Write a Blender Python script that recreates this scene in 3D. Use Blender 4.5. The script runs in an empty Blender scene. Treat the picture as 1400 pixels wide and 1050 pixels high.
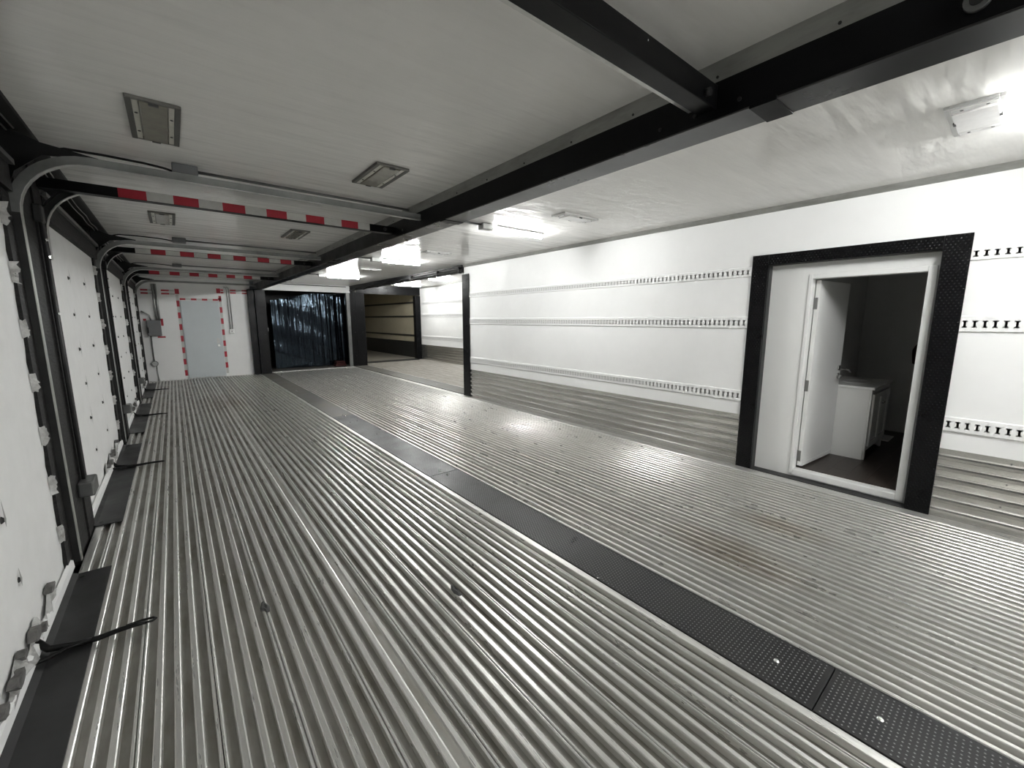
import bpy, math, random
from mathutils import Vector, Matrix
random.seed(7)
S = bpy.context.scene
COL = S.collection

# ------------------------------------------------------------------ camera, world, exposure
H = 1.58
F_PX, PITCH, YAW, ROLL = 567.5, 0.154923, 0.679712, -0.000884
cam_d = bpy.data.cameras.new('camera')
cam_d.sensor_fit = 'HORIZONTAL'
cam_d.sensor_width = 36.0
cam_d.lens = 36.0 * F_PX / 1400.0
cam_d.clip_start = 0.02
cam = bpy.data.objects.new('camera', cam_d)
COL.objects.link(cam)
fw = Vector((math.sin(YAW) * math.cos(PITCH), math.cos(YAW) * math.cos(PITCH), -math.sin(PITCH)))
rt = fw.cross(Vector((0, 0, 1))).normalized()
up = rt.cross(fw)
c_, s_ = math.cos(ROLL), math.sin(ROLL)
r2, u2 = c_ * rt + s_ * up, -s_ * rt + c_ * up
M = Matrix(((r2.x, u2.x, -fw.x, 0), (r2.y, u2.y, -fw.y, 0), (r2.z, u2.z, -fw.z, H), (0, 0, 0, 1)))
cam.matrix_world = M
S.camera = cam

w = bpy.data.worlds.new('world')
S.world = w
w.use_nodes = True
w.node_tree.nodes['Background'].inputs[0].default_value = (0.6, 0.7, 0.8, 1)
w.node_tree.nodes['Background'].inputs[1].default_value = 0.02

S.view_settings.view_transform = 'Standard'
S.view_settings.look = 'None'
S.view_settings.gamma = 1.0
S.view_settings.use_curve_mapping = False
S.view_settings.exposure = 1.72
S.cycles.max_bounces = 16
S.cycles.diffuse_bounces = 12
S.cycles.glossy_bounces = 6
LAMP = 80.0          # radiance of the tube lamps


# ------------------------------------------------------------------ materials
def mat(name, col, rough=0.5, metal=0.0, var=0.0, vscale=4.0, vstretch=(1, 1, 1), col2=None, bump=0.0, bscale=20.0,
        bstretch=(1, 1, 1), spec=0.5, emit=None, coat=0.0, rvar=0.0, tint=None, bdist=0.02, detail=4.0, stain=None):
    m = bpy.data.materials.new(name)
    m.use_nodes = True
    nt = m.node_tree
    b = nt.nodes['Principled BSDF']
    b.inputs['Base Color'].default_value = (*col, 1)
    b.inputs['Roughness'].default_value = rough
    b.inputs['Metallic'].default_value = metal
    b.inputs['Specular IOR Level'].default_value = spec
    b.inputs['Coat Weight'].default_value = coat
    b.inputs['Coat Roughness'].default_value = 0.15
    if tint:
        b.inputs['Specular Tint'].default_value = (*tint, 1)
    if emit:
        b.inputs['Emission Color'].default_value = (*emit[0], 1)
        b.inputs['Emission Strength'].default_value = emit[1]
    geo = None

    def coords(st):
        nonlocal geo
        if geo is None:
            geo = nt.nodes.new('ShaderNodeNewGeometry')
        mp = nt.nodes.new('ShaderNodeMapping')
        mp.inputs['Scale'].default_value = st
        nt.links.new(geo.outputs['Position'], mp.inputs['Vector'])
        return mp.outputs['Vector']
    if var or col2 or rvar:
        n = nt.nodes.new('ShaderNodeTexNoise')
        n.inputs['Scale'].default_value = vscale
        n.inputs['Detail'].default_value = detail
        n.inputs['Roughness'].default_value = 0.65
        nt.links.new(coords(vstretch), n.inputs['Vector'])
        if var or col2:
            mx = nt.nodes.new('ShaderNodeMix')
            mx.data_type = 'RGBA'
            c2 = col2 if col2 else tuple(c * (1 - var) for c in col)
            rp = nt.nodes.new('ShaderNodeMapRange')
            rp.inputs[1].default_value = 0.35
            rp.inputs[2].default_value = 0.72
            nt.links.new(n.outputs['Fac'], rp.inputs[0])
            nt.links.new(rp.outputs[0], mx.inputs['Factor'])
            mx.inputs['A'].default_value = (*col, 1)
            mx.inputs['B'].default_value = (*c2, 1)
            nt.links.new(mx.outputs['Result'], b.inputs['Base Color'])
            if stain:
                out = mx.outputs['Result']
                for (sx, sy, rx, ry, scol, amt) in stain:
                    mp = nt.nodes.new('ShaderNodeMapping')
                    mp.vector_type = 'TEXTURE'
                    mp.inputs['Location'].default_value = (sx, sy, 0)
                    mp.inputs['Scale'].default_value = (rx, ry, 1)
                    nt.links.new(geo.outputs['Position'], mp.inputs['Vector'])
                    ln = nt.nodes.new('ShaderNodeVectorMath'); ln.operation = 'LENGTH'
                    nt.links.new(mp.outputs['Vector'], ln.inputs[0])
                    mr = nt.nodes.new('ShaderNodeMapRange')
                    mr.inputs[1].default_value = 1.0; mr.inputs[2].default_value = 0.1
                    mr.inputs[3].default_value = 0.0; mr.inputs[4].default_value = amt
                    nt.links.new(ln.outputs['Value'], mr.inputs[0])
                    ml = nt.nodes.new('ShaderNodeMath'); ml.operation = 'MULTIPLY'
                    nt.links.new(mr.outputs[0], ml.inputs[0]); nt.links.new(n.outputs['Fac'], ml.inputs[1])
                    m3 = nt.nodes.new('ShaderNodeMix'); m3.data_type = 'RGBA'
                    nt.links.new(ml.outputs[0], m3.inputs['Factor'])
                    nt.links.new(out, m3.inputs['A'])
                    m3.inputs['B'].default_value = (*scol, 1)
                    out = m3.outputs['Result']
                nt.links.new(out, b.inputs['Base Color'])
        if rvar:
            rr = nt.nodes.new('ShaderNodeMapRange')
            rr.inputs[1].default_value = 0.3
            rr.inputs[2].default_value = 0.7
            rr.inputs[3].default_value = max(0.03, rough - rvar)
            rr.inputs[4].default_value = min(1, rough + rvar)
            nt.links.new(n.outputs['Fac'], rr.inputs[0])
            nt.links.new(rr.outputs[0], b.inputs['Roughness'])
    if bump:
        n2 = nt.nodes.new('ShaderNodeTexNoise')
        n2.inputs['Scale'].default_value = bscale
        n2.inputs['Detail'].default_value = 3
        nt.links.new(coords(bstretch), n2.inputs['Vector'])
        bp = nt.nodes.new('ShaderNodeBump')
        bp.inputs['Strength'].default_value = bump
        bp.inputs['Distance'].default_value = bdist
        nt.links.new(n2.outputs['Fac'], bp.inputs['Height'])
        nt.links.new(bp.outputs['Normal'], b.inputs['Normal'])
    return m


WHITE = mat('white_panel', (0.82, 0.82, 0.815), 0.48, spec=0.3, var=0.05, vscale=1.5, bump=0.25, bscale=2.2, bdist=0.03)
CEIL = mat('ceiling_panel', (0.80, 0.79, 0.765), 0.14, var=0.06, vscale=1.2, bump=0.38, bscale=2.6, bstretch=(0.6, 3.2, 1), bdist=0.03, spec=0.12)
TRACKW = mat('white_track', (0.8, 0.8, 0.795), 0.35)
SLOT = mat('slot_dark', (0.20, 0.20, 0.195), 0.7)
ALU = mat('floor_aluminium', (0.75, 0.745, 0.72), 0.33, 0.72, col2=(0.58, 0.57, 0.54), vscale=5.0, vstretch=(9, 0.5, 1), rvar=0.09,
          bump=0.12, bscale=30, bstretch=(2, 0.3, 1), bdist=0.004,
          stain=[(2.82, 1.10, 0.30, 0.55, (0.22, 0.15, 0.07), 0.7), (3.5, 1.05, 0.22, 0.4, (0.24, 0.18, 0.09), 0.8), (0.6, 9.6, 0.5, 1.2, (0.20, 0.12, 0.09), 0.8)])
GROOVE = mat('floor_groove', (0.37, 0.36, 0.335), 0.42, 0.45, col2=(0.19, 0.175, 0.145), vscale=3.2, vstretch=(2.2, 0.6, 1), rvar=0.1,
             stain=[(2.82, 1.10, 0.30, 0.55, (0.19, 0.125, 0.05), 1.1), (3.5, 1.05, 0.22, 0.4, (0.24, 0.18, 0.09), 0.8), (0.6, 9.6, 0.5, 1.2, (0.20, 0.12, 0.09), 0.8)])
GROOVER = mat('floor_groove_shaded', (0.27, 0.262, 0.245), 0.40, 0.5, col2=(0.13, 0.12, 0.10), vscale=3.2, vstretch=(2.2, 0.6, 1), rvar=0.1,
              stain=[(2.82, 1.10, 0.30, 0.55, (0.19, 0.125, 0.05), 1.2), (3.5, 1.05, 0.22, 0.4, (0.2, 0.15, 0.08), 0.8)])  # groove dirt, darkened further to paint deeper groove shade under the lamps
ALUD = mat('floor_aluminium_dusty', (0.60, 0.58, 0.54), 0.5, 0.4, col2=(0.44, 0.41, 0.36), vscale=2.5, vstretch=(5, 0.6, 1), rvar=0.1)
KICK = mat('kick_aluminium', (0.56, 0.55, 0.525), 0.24, 0.9, var=0.10, vscale=2.5, vstretch=(1, 1, 0.3))
TREAD = mat('tread_black', (0.015, 0.015, 0.0165), 0.38, 0.0, spec=0.25, col2=(0.026, 0.0255, 0.024), vscale=3, rvar=0.12)
TREADD = mat('tread_dusty', (0.085, 0.083, 0.077), 0.5, 0.1, col2=(0.15, 0.14, 0.12), vscale=1.6, rvar=0.1)
GLOSSK = mat('gloss_black', (0.004, 0.004, 0.0045), 0.30, 0.0, rvar=0.04, vscale=6, spec=0.16)
TREADK = mat('tread_gloss', (0.005, 0.005, 0.0055), 0.14, 0.0, spec=0.3)
TREADW = mat('tread_worn', (0.16, 0.16, 0.16), 0.3, 0.5)
FLANGE = mat('beam_flange', (0.012, 0.012, 0.0125), 0.30, 0.0, rvar=0.05, vscale=3, spec=0.6)
BEAMK = mat('beam_black', (0.0045, 0.0045, 0.005), 0.36, 0.0, rvar=0.08, vscale=4, spec=0.13)
RUBBER = mat('rubber_dark', (0.022, 0.021, 0.021), 0.6, 0.0, var=0.4, vscale=14, vstretch=(1, 1, 5), bump=0.7, bscale=20, bstretch=(0.5, 0.5, 3), bdist=0.01, spec=0.2)
DARKST = mat('dark_steel', (0.030, 0.030, 0.030), 0.45, 0.1, spec=0.25, var=0.3, vscale=8)
GREYST = mat('grey_steel', (0.18, 0.183, 0.18), 0.42, 0.6, var=0.3, vscale=7)
GALV = mat('galvanised', (0.45, 0.46, 0.45), 0.36, 0.8, var=0.25, vscale=10)
RAILG = mat('rail_grey', (0.13, 0.133, 0.13), 0.42, 0.5, col2=(0.26, 0.265, 0.26), vscale=2.5)
LIP = mat('rail_lip', (0.60, 0.60, 0.58), 0.32, 0.85, var=0.2, vscale=12)
GREYRAIL = mat('grey_roof_rail', (0.33, 0.33, 0.31), 0.45, 0.5, col2=(0.20, 0.20, 0.185), vscale=4, vstretch=(1, 0.7, 3))
BOXGREY = mat('box_grey', (0.15, 0.153, 0.156), 0.5, 0.2, var=0.1)
BOLT = mat('bolt_bright', (0.85, 0.85, 0.83), 0.22, 1.0)
REDT = mat('tape_red', (0.40, 0.012, 0.03), 0.4, var=0.15, vscale=30)
WHTT = mat('tape_white', (0.55, 0.55, 0.53), 0.35, var=0.12, vscale=20)
QUILT = mat('quilt_white', (0.86, 0.86, 0.855), 0.62, var=0.05, vscale=6, bump=0.25, bscale=5, bdist=0.02)
QUILTD = mat('quilt_torn_shaded', (0.62, 0.62, 0.61), 0.75, col2=(0.22, 0.21, 0.2), vscale=9, bump=0.6, bscale=25, bdist=0.02)  # torn cloth, greyed to paint in the shading of its crumples
TUFTM = mat('tuft_dark', (0.06, 0.06, 0.058), 0.8)
CREASE = mat('crease_shade', (0.34, 0.34, 0.33), 0.7)  # grey sliver that paints crease shading above and below each tuft
CREASE2 = mat('torn_shadow', (0.16, 0.155, 0.15), 0.85, var=0.6, vscale=25)
CORD = mat('cord_black', (0.004, 0.004, 0.004), 0.5, spec=0.25)
PLATE = mat('plate_black', (0.014, 0.014, 0.0145), 0.45, 0.0, var=0.3, vscale=3, rvar=0.1)
DOORW = mat('door_white', (0.72, 0.72, 0.71), 0.42, bump=0.15, bscale=60, bdist=0.003)
ROOMW = mat('room_wall', (0.62, 0.62, 0.61), 0.6, var=0.05)
WOOD = mat('room_plank', (0.055, 0.042, 0.035), 0.4, col2=(0.028, 0.022, 0.019), vscale=3, vstretch=(3, 22, 3))
VANW = mat('vanity_white', (0.75, 0.75, 0.735), 0.35)
CERAM = mat('ceramic', (0.82, 0.82, 0.81), 0.15)
CHROME = mat('chrome', (0.7, 0.7, 0.7), 0.14, 1.0)
HINGE = mat('hinge_steel', (0.22, 0.22, 0.215), 0.4, 0.8)
SLABD = mat('slab_door', (0.54, 0.58, 0.60), 0.45, var=0.04)
SHEETK = mat('plastic_sheet', (0.002, 0.002, 0.003), 0.06, spec=0.3, tint=(0.6, 0.8, 1.0), bump=0.3, bscale=5, bstretch=(7, 1, 0.7), bdist=0.02)
BEIGE = mat('beige_wall', (0.46, 0.42, 0.32), 0.5, var=0.1, vscale=2)
BTRACK = mat('black_track', (0.03, 0.03, 0.028), 0.5)
DFLOOR = mat('far_floor', (0.30, 0.28, 0.24), 0.55, 0.4, var=0.2, vscale=2)
RED = mat('dark_red_cloth', (0.045, 0.004, 0.004), 0.8, var=0.3, vscale=15)
TUBE = mat('lamp_tube', (1, 1, 1), 0.3, emit=((0.985, 1.0, 0.985), LAMP))
LENS = mat('lens_cream', (0.56, 0.55, 0.48), 0.3, var=0.12, vscale=25, coat=0.3)
LENSD = mat('lens_tan', (0.235, 0.22, 0.175), 0.25, var=0.2, vscale=12, coat=0.4)
FRAMEE = mat('light_end_plate', (0.10, 0.098, 0.09), 0.45, 0.2)
LENSW = mat('lens_white', (0.72, 0.71, 0.70), 0.2, var=0.1, vscale=25, coat=0.4)
FRAMEG = mat('light_frame', (0.17, 0.165, 0.15), 0.45, 0.3, var=0.25, vscale=20)
FRAMEW = mat('light_frame_white', (0.62, 0.62, 0.61), 0.4, 0.2, var=0.15, vscale=20)


# ------------------------------------------------------------------ mesh building
class MB:
    def __init__(s):
        s.v, s.f, s.m, s.sm = [], [], [], []

    def face(s, idx, mi=0, smooth=False):
        s.f.append(idx); s.m.append(mi); s.sm.append(smooth)

    def add(s, pts, faces, mi=0, smooth=False):
        o = len(s.v)
        s.v += [tuple(p) for p in pts]
        for f in faces:
            s.face([i + o for i in f], mi, smooth)
        return s

    def box(s, x0, y0, z0, x1, y1, z1, mi=0):
        x0, x1 = min(x0, x1), max(x0, x1); y0, y1 = min(y0, y1), max(y0, y1); z0, z1 = min(z0, z1), max(z0, z1)
        p = [(x0, y0, z0), (x1, y0, z0), (x1, y1, z0), (x0, y1, z0), (x0, y0, z1), (x1, y0, z1), (x1, y1, z1), (x0, y1, z1)]
        return s.add(p, [(0, 3, 2, 1), (4, 5, 6, 7), (0, 1, 5, 4), (1, 2, 6, 5), (2, 3, 7, 6), (3, 0, 4, 7)], mi)

    def quad(s, a, b, c, d, mi=0):
        return s.add([a, b, c, d], [(0, 1, 2, 3)], mi)

    def prism(s, prof, y0, y1, mis=None, closed=True):
        """profile of (x, z) points extruded along Y; counter-clockwise as seen from -Y"""
        n = len(prof)
        pts = [(x, y0, z) for x, z in prof] + [(x, y1, z) for x, z in prof]
        o = len(s.v)
        s.v += pts
        for i in range(n if closed else n - 1):
            j = (i + 1) % n
            s.face([o + i, o + i + n, o + j + n, o + j][::-1], mis[i] if mis else 0)
        if closed:
            s.face([o + i for i in range(n)], 0)
            s.face([o + n + i for i in range(n)][::-1], 0)
        return s

    def prism_x(s, prof, x0, x1, mi=0):
        """closed profile of (y, z) points extruded along X"""
        n = len(prof)
        o = len(s.v)
        s.v += [(x0, y, z) for y, z in prof] + [(x1, y, z) for y, z in prof]
        for i in range(n):
            j = (i + 1) % n
            s.face([o + i, o + j, o + j + n, o + i + n], mi)
        s.face([o + i for i in range(n)][::-1], mi)
        s.face([o + n + i for i in range(n)], mi)
        return s

    def tube(s, pts, r, seg=8, mi=0, taper=None):
        pts = [Vector(p) for p in pts]
        o = len(s.v)
        n = len(pts)
        for i, p in enumerate(pts):
            d = (pts[min(i + 1, n - 1)] - pts[max(i - 1, 0)]).normalized()
            a = Vector((0, 0, 1)) if abs(d.z) < 0.9 else Vector((0, 1, 0))
            u = d.cross(a).normalized(); v = d.cross(u)
            rr = r if taper is None else r * (1 + (taper - 1) * i / (n - 1))
            for k in range(seg):
                t = 2 * math.pi * k / seg
                s.v.append(tuple(p + rr * (math.cos(t) * u + math.sin(t) * v)))
        for i in range(n - 1):
            for k in range(seg):
                a, b = o + i * seg + k, o + i * seg + (k + 1) % seg
                s.face([a, b, b + seg, a + seg], mi, True)
        s.face([o + k for k in range(seg)][::-1], mi)
        s.face([o + (n - 1) * seg + k for k in range(seg)], mi)
        return s

    def cyl(s, c, axis, r, h, seg=12, mi=0, r1=None):
        c = Vector(c); d = Vector(axis).normalized()
        return s.tube([c, c + d * h], r, seg, mi, None if r1 is None else r1 / r)

    def dome(s, c, r, h, seg=8, mi=0):
        """low round button standing on z = c.z"""
        o = len(s.v)
        for rr, zz in ((r, 0), (r * 0.75, h * 0.75)):
            for k in range(seg):
                t = 2 * math.pi * k / seg
                s.v.append((c[0] + rr * math.cos(t), c[1] + rr * math.sin(t), c[2] + zz))
        s.v.append((c[0], c[1], c[2] + h))
        for k in range(seg):
            j = (k + 1) % seg
            s.face([o + k, o + j, o + seg + j, o + seg + k], mi, True)
            s.face([o + seg + k, o + seg + j, o + 2 * seg], mi, True)
        return s

    def sweep(s, path, prof, y, mi=0, closed_ends=True):
        """path of (x, z, nx, nz); profile of (n, dy) offsets, closed"""
        o = len(s.v); m = len(prof); n = len(path)
        for (x, z, nx, nz) in path:
            for (a, dy) in prof:
                s.v.append((x + nx * a, y + dy, z + nz * a))
        for i in range(n - 1):
            for k in range(m):
                j = (k + 1) % m
                s.face([o + i * m + k, o + (i + 1) * m + k, o + (i + 1) * m + j, o + i * m + j], mi)
        if closed_ends:
            s.face([o + k for k in range(m)], mi)
            s.face([o + (n - 1) * m + k for k in range(m)][::-1], mi)
        return s


ORIG = {}


def empty(name, loc):
    o = bpy.data.objects.new(name, None)
    o.location = loc
    o.empty_display_size = 0.1
    COL.objects.link(o)
    ORIG[o.name] = Vector(loc)
    return o


def tag(o, label=None, cat=None, group=None, kind=None):
    if label: o['label'] = label
    if cat: o['category'] = cat
    if group: o['group'] = group
    if kind: o['kind'] = kind
    return o


def thing(name, label, cat, loc=(0, 0, 0), group=None, kind=None):
    return tag(empty(name, loc), label, cat, group, kind)


def part(name, mb, mats, parent=None, bevel=0.0, label=None, kind=None):
    me = bpy.data.meshes.new(name)
    org = ORIG[parent.name] if parent is not None else Vector((0, 0, 0))
    me.from_pydata([(v[0] - org.x, v[1] - org.y, v[2] - org.z) for v in mb.v], [], mb.f)
    if not isinstance(mats, (list, tuple)): mats = [mats]
    for m in mats: me.materials.append(m)
    me.polygons.foreach_set('material_index', mb.m)
    me.polygons.foreach_set('use_smooth', mb.sm)
    me.update()
    o = bpy.data.objects.new(name, me)
    COL.objects.link(o)
    if parent is not None: o.parent = parent
    ORIG[o.name] = org
    if bevel:
        b = o.modifiers.new('bevel', 'BEVEL'); b.width = bevel; b.segments = 2; b.limit_method = 'ANGLE'
    if label: o['label'] = label
    if kind: o['kind'] = kind
    return o


def struct(name, mb, mats, bevel=0.0, label=None, cat=None):
    o = part(name, mb, mats, None, bevel)
    return tag(o, label, cat, None, 'structure')


def kids(o):
    return [c for c in bpy.data.objects if c.parent == o]


def copy_tree(o, parent=None):
    c = o.copy()
    COL.objects.link(c)
    c.parent = parent
    for k in KID.get(o.name, []):
        copy_tree(k, c)
    return c


KID = {}


def index_kids():
    KID.clear()
    for c in bpy.data.objects:
        if c.parent is not None:
            KID.setdefault(c.parent.name, []).append(c)


def dup(root, loc, label, group=None):
    index_kids()
    r = copy_tree(root)
    r.location = loc
    ORIG[r.name] = Vector(loc)
    r['label'] = label
    if group: r['group'] = group
    return r


# ------------------------------------------------------------------ dimensions (metres)
XL, XS0, XS1, XW = -0.62, 1.853, 2.216, 4.643     # left posts, cover strip edges, right wall
ZC, ZC3 = 2.655, 2.80
YB, YE = -3.4, 14.15                              # behind camera, far end wall
X3A, X3B, Y3A, Y3B = 5.125, 7.70, 7.30, 15.30     # the third trailer

# ------------------------------------------------------------------ shell
mb = MB().box(-0.9, YB, ZC, XW + 0.12, YE + 3.0, ZC + 0.1)
struct('ceiling', mb, CEIL)
mb = MB().box(XW + 0.03, Y3A - 0.15, ZC3, X3B + 0.2, 23.5, ZC3 + 0.1)
struct('ceiling', mb, CEIL)
mb = MB().box(-0.9, YB, -0.2, -0.805, YE, ZC)
struct('wall_left', mb, BEAMK)
mb = MB().box(-0.9, YB - 0.1, -0.2, XW + 0.12, YB, ZC)
struct('wall_back', mb, WHITE)

# right wall with the doorway left open
mb = MB()
mb.box(XW + 0.014, YB, -0.1, XW + 0.10, 0.345, ZC)
mb.box(XW + 0.014, 1.845, -0.1, XW + 0.10, Y3A, ZC)
mb.box(XW + 0.014, 0.345, 2.205, XW + 0.10, 1.845, ZC)
wall_right = struct('wall_right', mb, WHITE)


def wall_track(x, z0, z1, y0, y1, parent, phase=0.11, pitch=0.0508, nx=-1, m=None):
    """logistic rail with I-shaped slots cut through its face"""
    mb = MB()
    xf = x + nx * 0.014
    h = z1 - z0
    za, zb = z0 + 0.026 * h / 0.11, z0 + 0.080 * h / 0.11
    e = (zb - za) * 0.2
    mb.quad((x, y0, z1 + 0.006), (x, y1, z1 + 0.006), (xf, y1, z1), (xf, y0, z1))
    mb.quad((xf, y0, z0), (xf, y1, z0), (x, y1, z0 - 0.006), (x, y0, z0 - 0.006))
    mb.quad((xf, y0, zb), (xf, y0, z1), (xf, y1, z1), (xf, y1, zb))
    mb.quad((xf, y0, z0), (xf, y0, za), (xf, y1, za), (xf, y1, z0))
    mb.quad((x, y0, za), (x, y0, zb), (x, y1, zb), (x, y1, za), 1)
    mb.quad((x, y0, z0), (xf, y0, z0), (xf, y0, z1), (x, y0, z1))
    mb.quad((x, y1, z0), (x, y1, z1), (xf, y1, z1), (xf, y1, z0))
    k0 = math.ceil((y0 + 0.02 - phase) / pitch)
    k1 = math.floor((y1 - 0.02 - phase) / pitch)
    ys = [phase + k * pitch for k in range(k0, k1 + 1)]
    for (p, q, hw) in ((za, za + e, 0.014), (za + e, zb - e, 0.0065), (zb - e, zb, 0.014)):
        prev = y0
        for y in ys:
            mb.quad((xf, prev, p), (xf, prev, q), (xf, y - hw, q), (xf, y - hw, p))
            prev = y + hw
        mb.quad((xf, prev, p), (xf, prev, q), (xf, y1, q), (xf, y1, p))
    return part('wall_track', mb, m or [TRACKW, SLOT], parent)


def kick_plate(x, y0, y1, parent, ztop=0.565, nx=-1):
    """corrugated aluminium scuff plate: flat bands with raised rounded ribs"""
    zs = [0.0, 0.035]
    prof = [(0.004, 0.0)]
    for zc in (0.062, 0.150, 0.238, 0.326, 0.414, 0.500):
        prof += [(0.004, zc - 0.026), (0.016, zc - 0.020), (0.019, zc), (0.016, zc + 0.014), (0.004, zc + 0.024)]
    prof += [(0.004, ztop), (0.0, ztop)]
    mb = MB()
    n = len(prof)
    for i in range(n - 1):
        (a, za), (b, zb_) = prof[i], prof[i + 1]
        mb.quad((x + nx * a, y0, za), (x + nx * b, y0, zb_), (x + nx * b, y1, zb_), (x + nx * a, y1, za))
    p = part('kick_plate', mb, KICK, parent)
    # rivets
    mb = MB()
    y = y0 + 0.2
    while y < y1 - 0.1:
        for zc in (0.194, 0.37, 0.53):
            mb.cyl((x + nx * 0.003, y + 0.05 * math.sin(zc * 40), zc), (nx, 0, 0), 0.006, 0.004, 6)
        y += 0.52
    part('rivets', mb, HINGE, p, kind='stuff')
    return p


XT = XW + 0.014
for (z0, z1) in ((0.715, 0.820), (1.487, 1.597), (2.010, 2.100)):
    wall_track(XT, z0, z1, 1.853, Y3A - 0.01, wall_right)
    wall_track(XT, z0, z1, YB + 0.01, 0.338, wall_right)
kick_plate(XT, 1.853, Y3A - 0.02, wall_right)
kick_plate(XT, YB + 0.01, 0.338, wall_right)

# grey trim where the right wall meets the ceiling, in three lengths
tr = MB().prism([(XT, 2.608), (XT, ZC), (XT - 0.035, ZC), (XT - 0.012, 2.612)], YB, Y3A)
trim = struct('trim_1', tr, GREYRAIL)

# ------------------------------------------------------------------ ribbed aluminium floors
PITCH_RIB = 0.2546 / 4


def plank(name, x0, x1, y0, y1, parent, mats, flat=None, ribs_from=None):
    """floor extrusion with flat-topped ribs and grooves; its two edges are half ribs; flat=(a,b): a plain band"""
    D = 0.026
    g = 0.0016
    prof = [(x0 + g, -0.05)]
    top = [(x0 + g, -0.004), (x0 + g + 0.003, 0.0)]
    ms = [0, 0]
    if ribs_from is None:
        ribs_from = x0
    k = 0
    seq = []
    x = ribs_from
    hw = 0.0125
    grooves = []
    while x < x1 - 0.01:
        a, b = x + hw, x + PITCH_RIB - hw
        if b < x1 - 0.003 and a > x0 + 0.004 and not (flat and flat[1] - flat[0] > 0.05 and b > flat[0] and a < flat[1]):
            grooves.append((a, b, 0.003 if flat and b > flat[0] and a < flat[1] else D))
        x += PITCH_RIB
    pts = [(x0 + g, -0.05, 0), (x0 + g, -0.004, 0), (x0 + g + 0.003, 0.0, 0)]
    for a, b, d in grooves:
        e = min(0.0035, d * 0.6)
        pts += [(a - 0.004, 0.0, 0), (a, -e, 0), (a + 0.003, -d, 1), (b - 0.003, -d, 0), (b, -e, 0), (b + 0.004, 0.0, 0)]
    pts += [(x1 - g - 0.003, 0.0, 0), (x1 - g, -0.004, 0), (x1 - g, -0.05, 0)]
    mbp = MB()
    n = len(pts)
    o = 0
    mbp.v += [(p[0], y0, p[1]) for p in pts] + [(p[0], y1, p[1]) for p in pts]
    for i in range(n):
        j = (i + 1) % n
        mbp.face([i, j, j + n, i + n], pts[i][2])
    mbp.face(list(range(n)), 0)
    mbp.face([n + i for i in range(n)][::-1], 0)
    return part(name, mbp, mats, parent)


base = MB().box(-0.80, YB, -0.12, 2.034, YE + 0.1, -0.052)
floor_l = struct('floor', base, BEAMK)
base = MB().box(2.034, YB, -0.12, XW + 0.05, YE + 2.2, -0.052)
floor_r = struct('floor', base, BEAMK)
base = MB().box(4.95, Y3A - 0.1, -0.12, X3B + 0.1, 23.5, -0.052)
floor_3 = struct('floor', base, BEAMK)

P4 = 0.2546
seams = [-0.62] + [-0.519 + P4 * k for k in range(10)]
seams = [s for s in seams if s < XS0 - 0.05] + [XS0 + 0.02]
for i in range(len(seams) - 1):
    a, b = seams[i], seams[i + 1]
    rf = a if i else b - P4
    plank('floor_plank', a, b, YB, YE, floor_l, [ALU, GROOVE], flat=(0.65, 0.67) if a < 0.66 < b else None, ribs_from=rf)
seams = [2.23 + P4 * k for k in range(10)] + [XW + 0.012]
seams[0] = XS1 - 0.02
for i in range(len(seams) - 1):
    a, b = seams[i], seams[i + 1]
    rf = 2.23 + P4 * i
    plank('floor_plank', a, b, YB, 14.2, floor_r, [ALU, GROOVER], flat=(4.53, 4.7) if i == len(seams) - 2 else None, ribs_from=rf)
seams = [X3A - 0.02 + P4 * k for k in range(11)]
seams[-1] = X3B
for i in range(len(seams) - 1):
    plank('floor_plank', seams[i], seams[i + 1], Y3A, Y3B, floor_3, [ALUD, GROOVE], ribs_from=X3A - 0.02 + P4 * i)
mb = MB().box(X3A - 0.6, Y3B, -0.05, X3B, 23.4, 0.01)
part('floor_sheet', mb, DFLOOR, floor_3)
mb = MB().box(2.1, 14.2, -0.05, 4.75, 16.2, 0.005)
part('floor_sheet', mb, TREADD, floor_r)

# ------------------------------------------------------------------ cover plates over the two gaps
def cover_plate(x0, x1, y0, y1, label, m, bolts, buttons, group):
    t = thing('cover_plate', label, 'floor plate', ((x0 + x1) / 2, (y0 + y1) / 2, 0.0), group)
    mb = MB().box(x0 + 0.018, y0 + 0.002, -0.045, x1 - 0.012, y1 - 0.002, 0.006)
    part('plate', mb, m, t, bevel=0.002)
    mb = MB()
    mb.prism([(x1 - 0.016, -0.045), (x1 + 0.004, -0.045), (x1 + 0.004, 0.004), (x1, 0.011), (x1 - 0.012, 0.012), (x1 - 0.016, 0.008)], y0, y1)
    part('edge_strip', mb, ALU, t)
    mb = MB()
    mb.prism([(x0 + 0.004, -0.045), (x0 + 0.019, -0.045), (x0 + 0.019, -0.014), (x0 + 0.004, -0.014)], y0, y1)
    part('edge_gasket', mb, CORD, t)
    mb = MB()
    for (bx, by) in bolts:
        mb2 = MB().dome((bx, by, 0.006), 0.013, 0.007, 10)
        part('bolt', mb2, BOLT, t)
    if buttons:
        y = y0 + 0.03
        row = 0
        p = 0.021
        while y < y1 - 0.02:
            x = x0 + 0.035 + (row % 2) * p / 2
            while x < x1 - 0.03:
                o = len(mb.v)
                r, h = 0.0042, 0.0026
                mb.v += [(x - r, y, 0.006), (x, y - r, 0.006), (x + r, y, 0.006), (x, y + r, 0.006), (x, y, 0.006 + h)]
                for k in range(4):
                    mb.face([o + k, o + (k + 1) % 4, o + 4], 0, True)
                x += p
            y += p * 0.86
            row += 1
        part('tread', mb, TREADW, t, kind='stuff')
    return t


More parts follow.
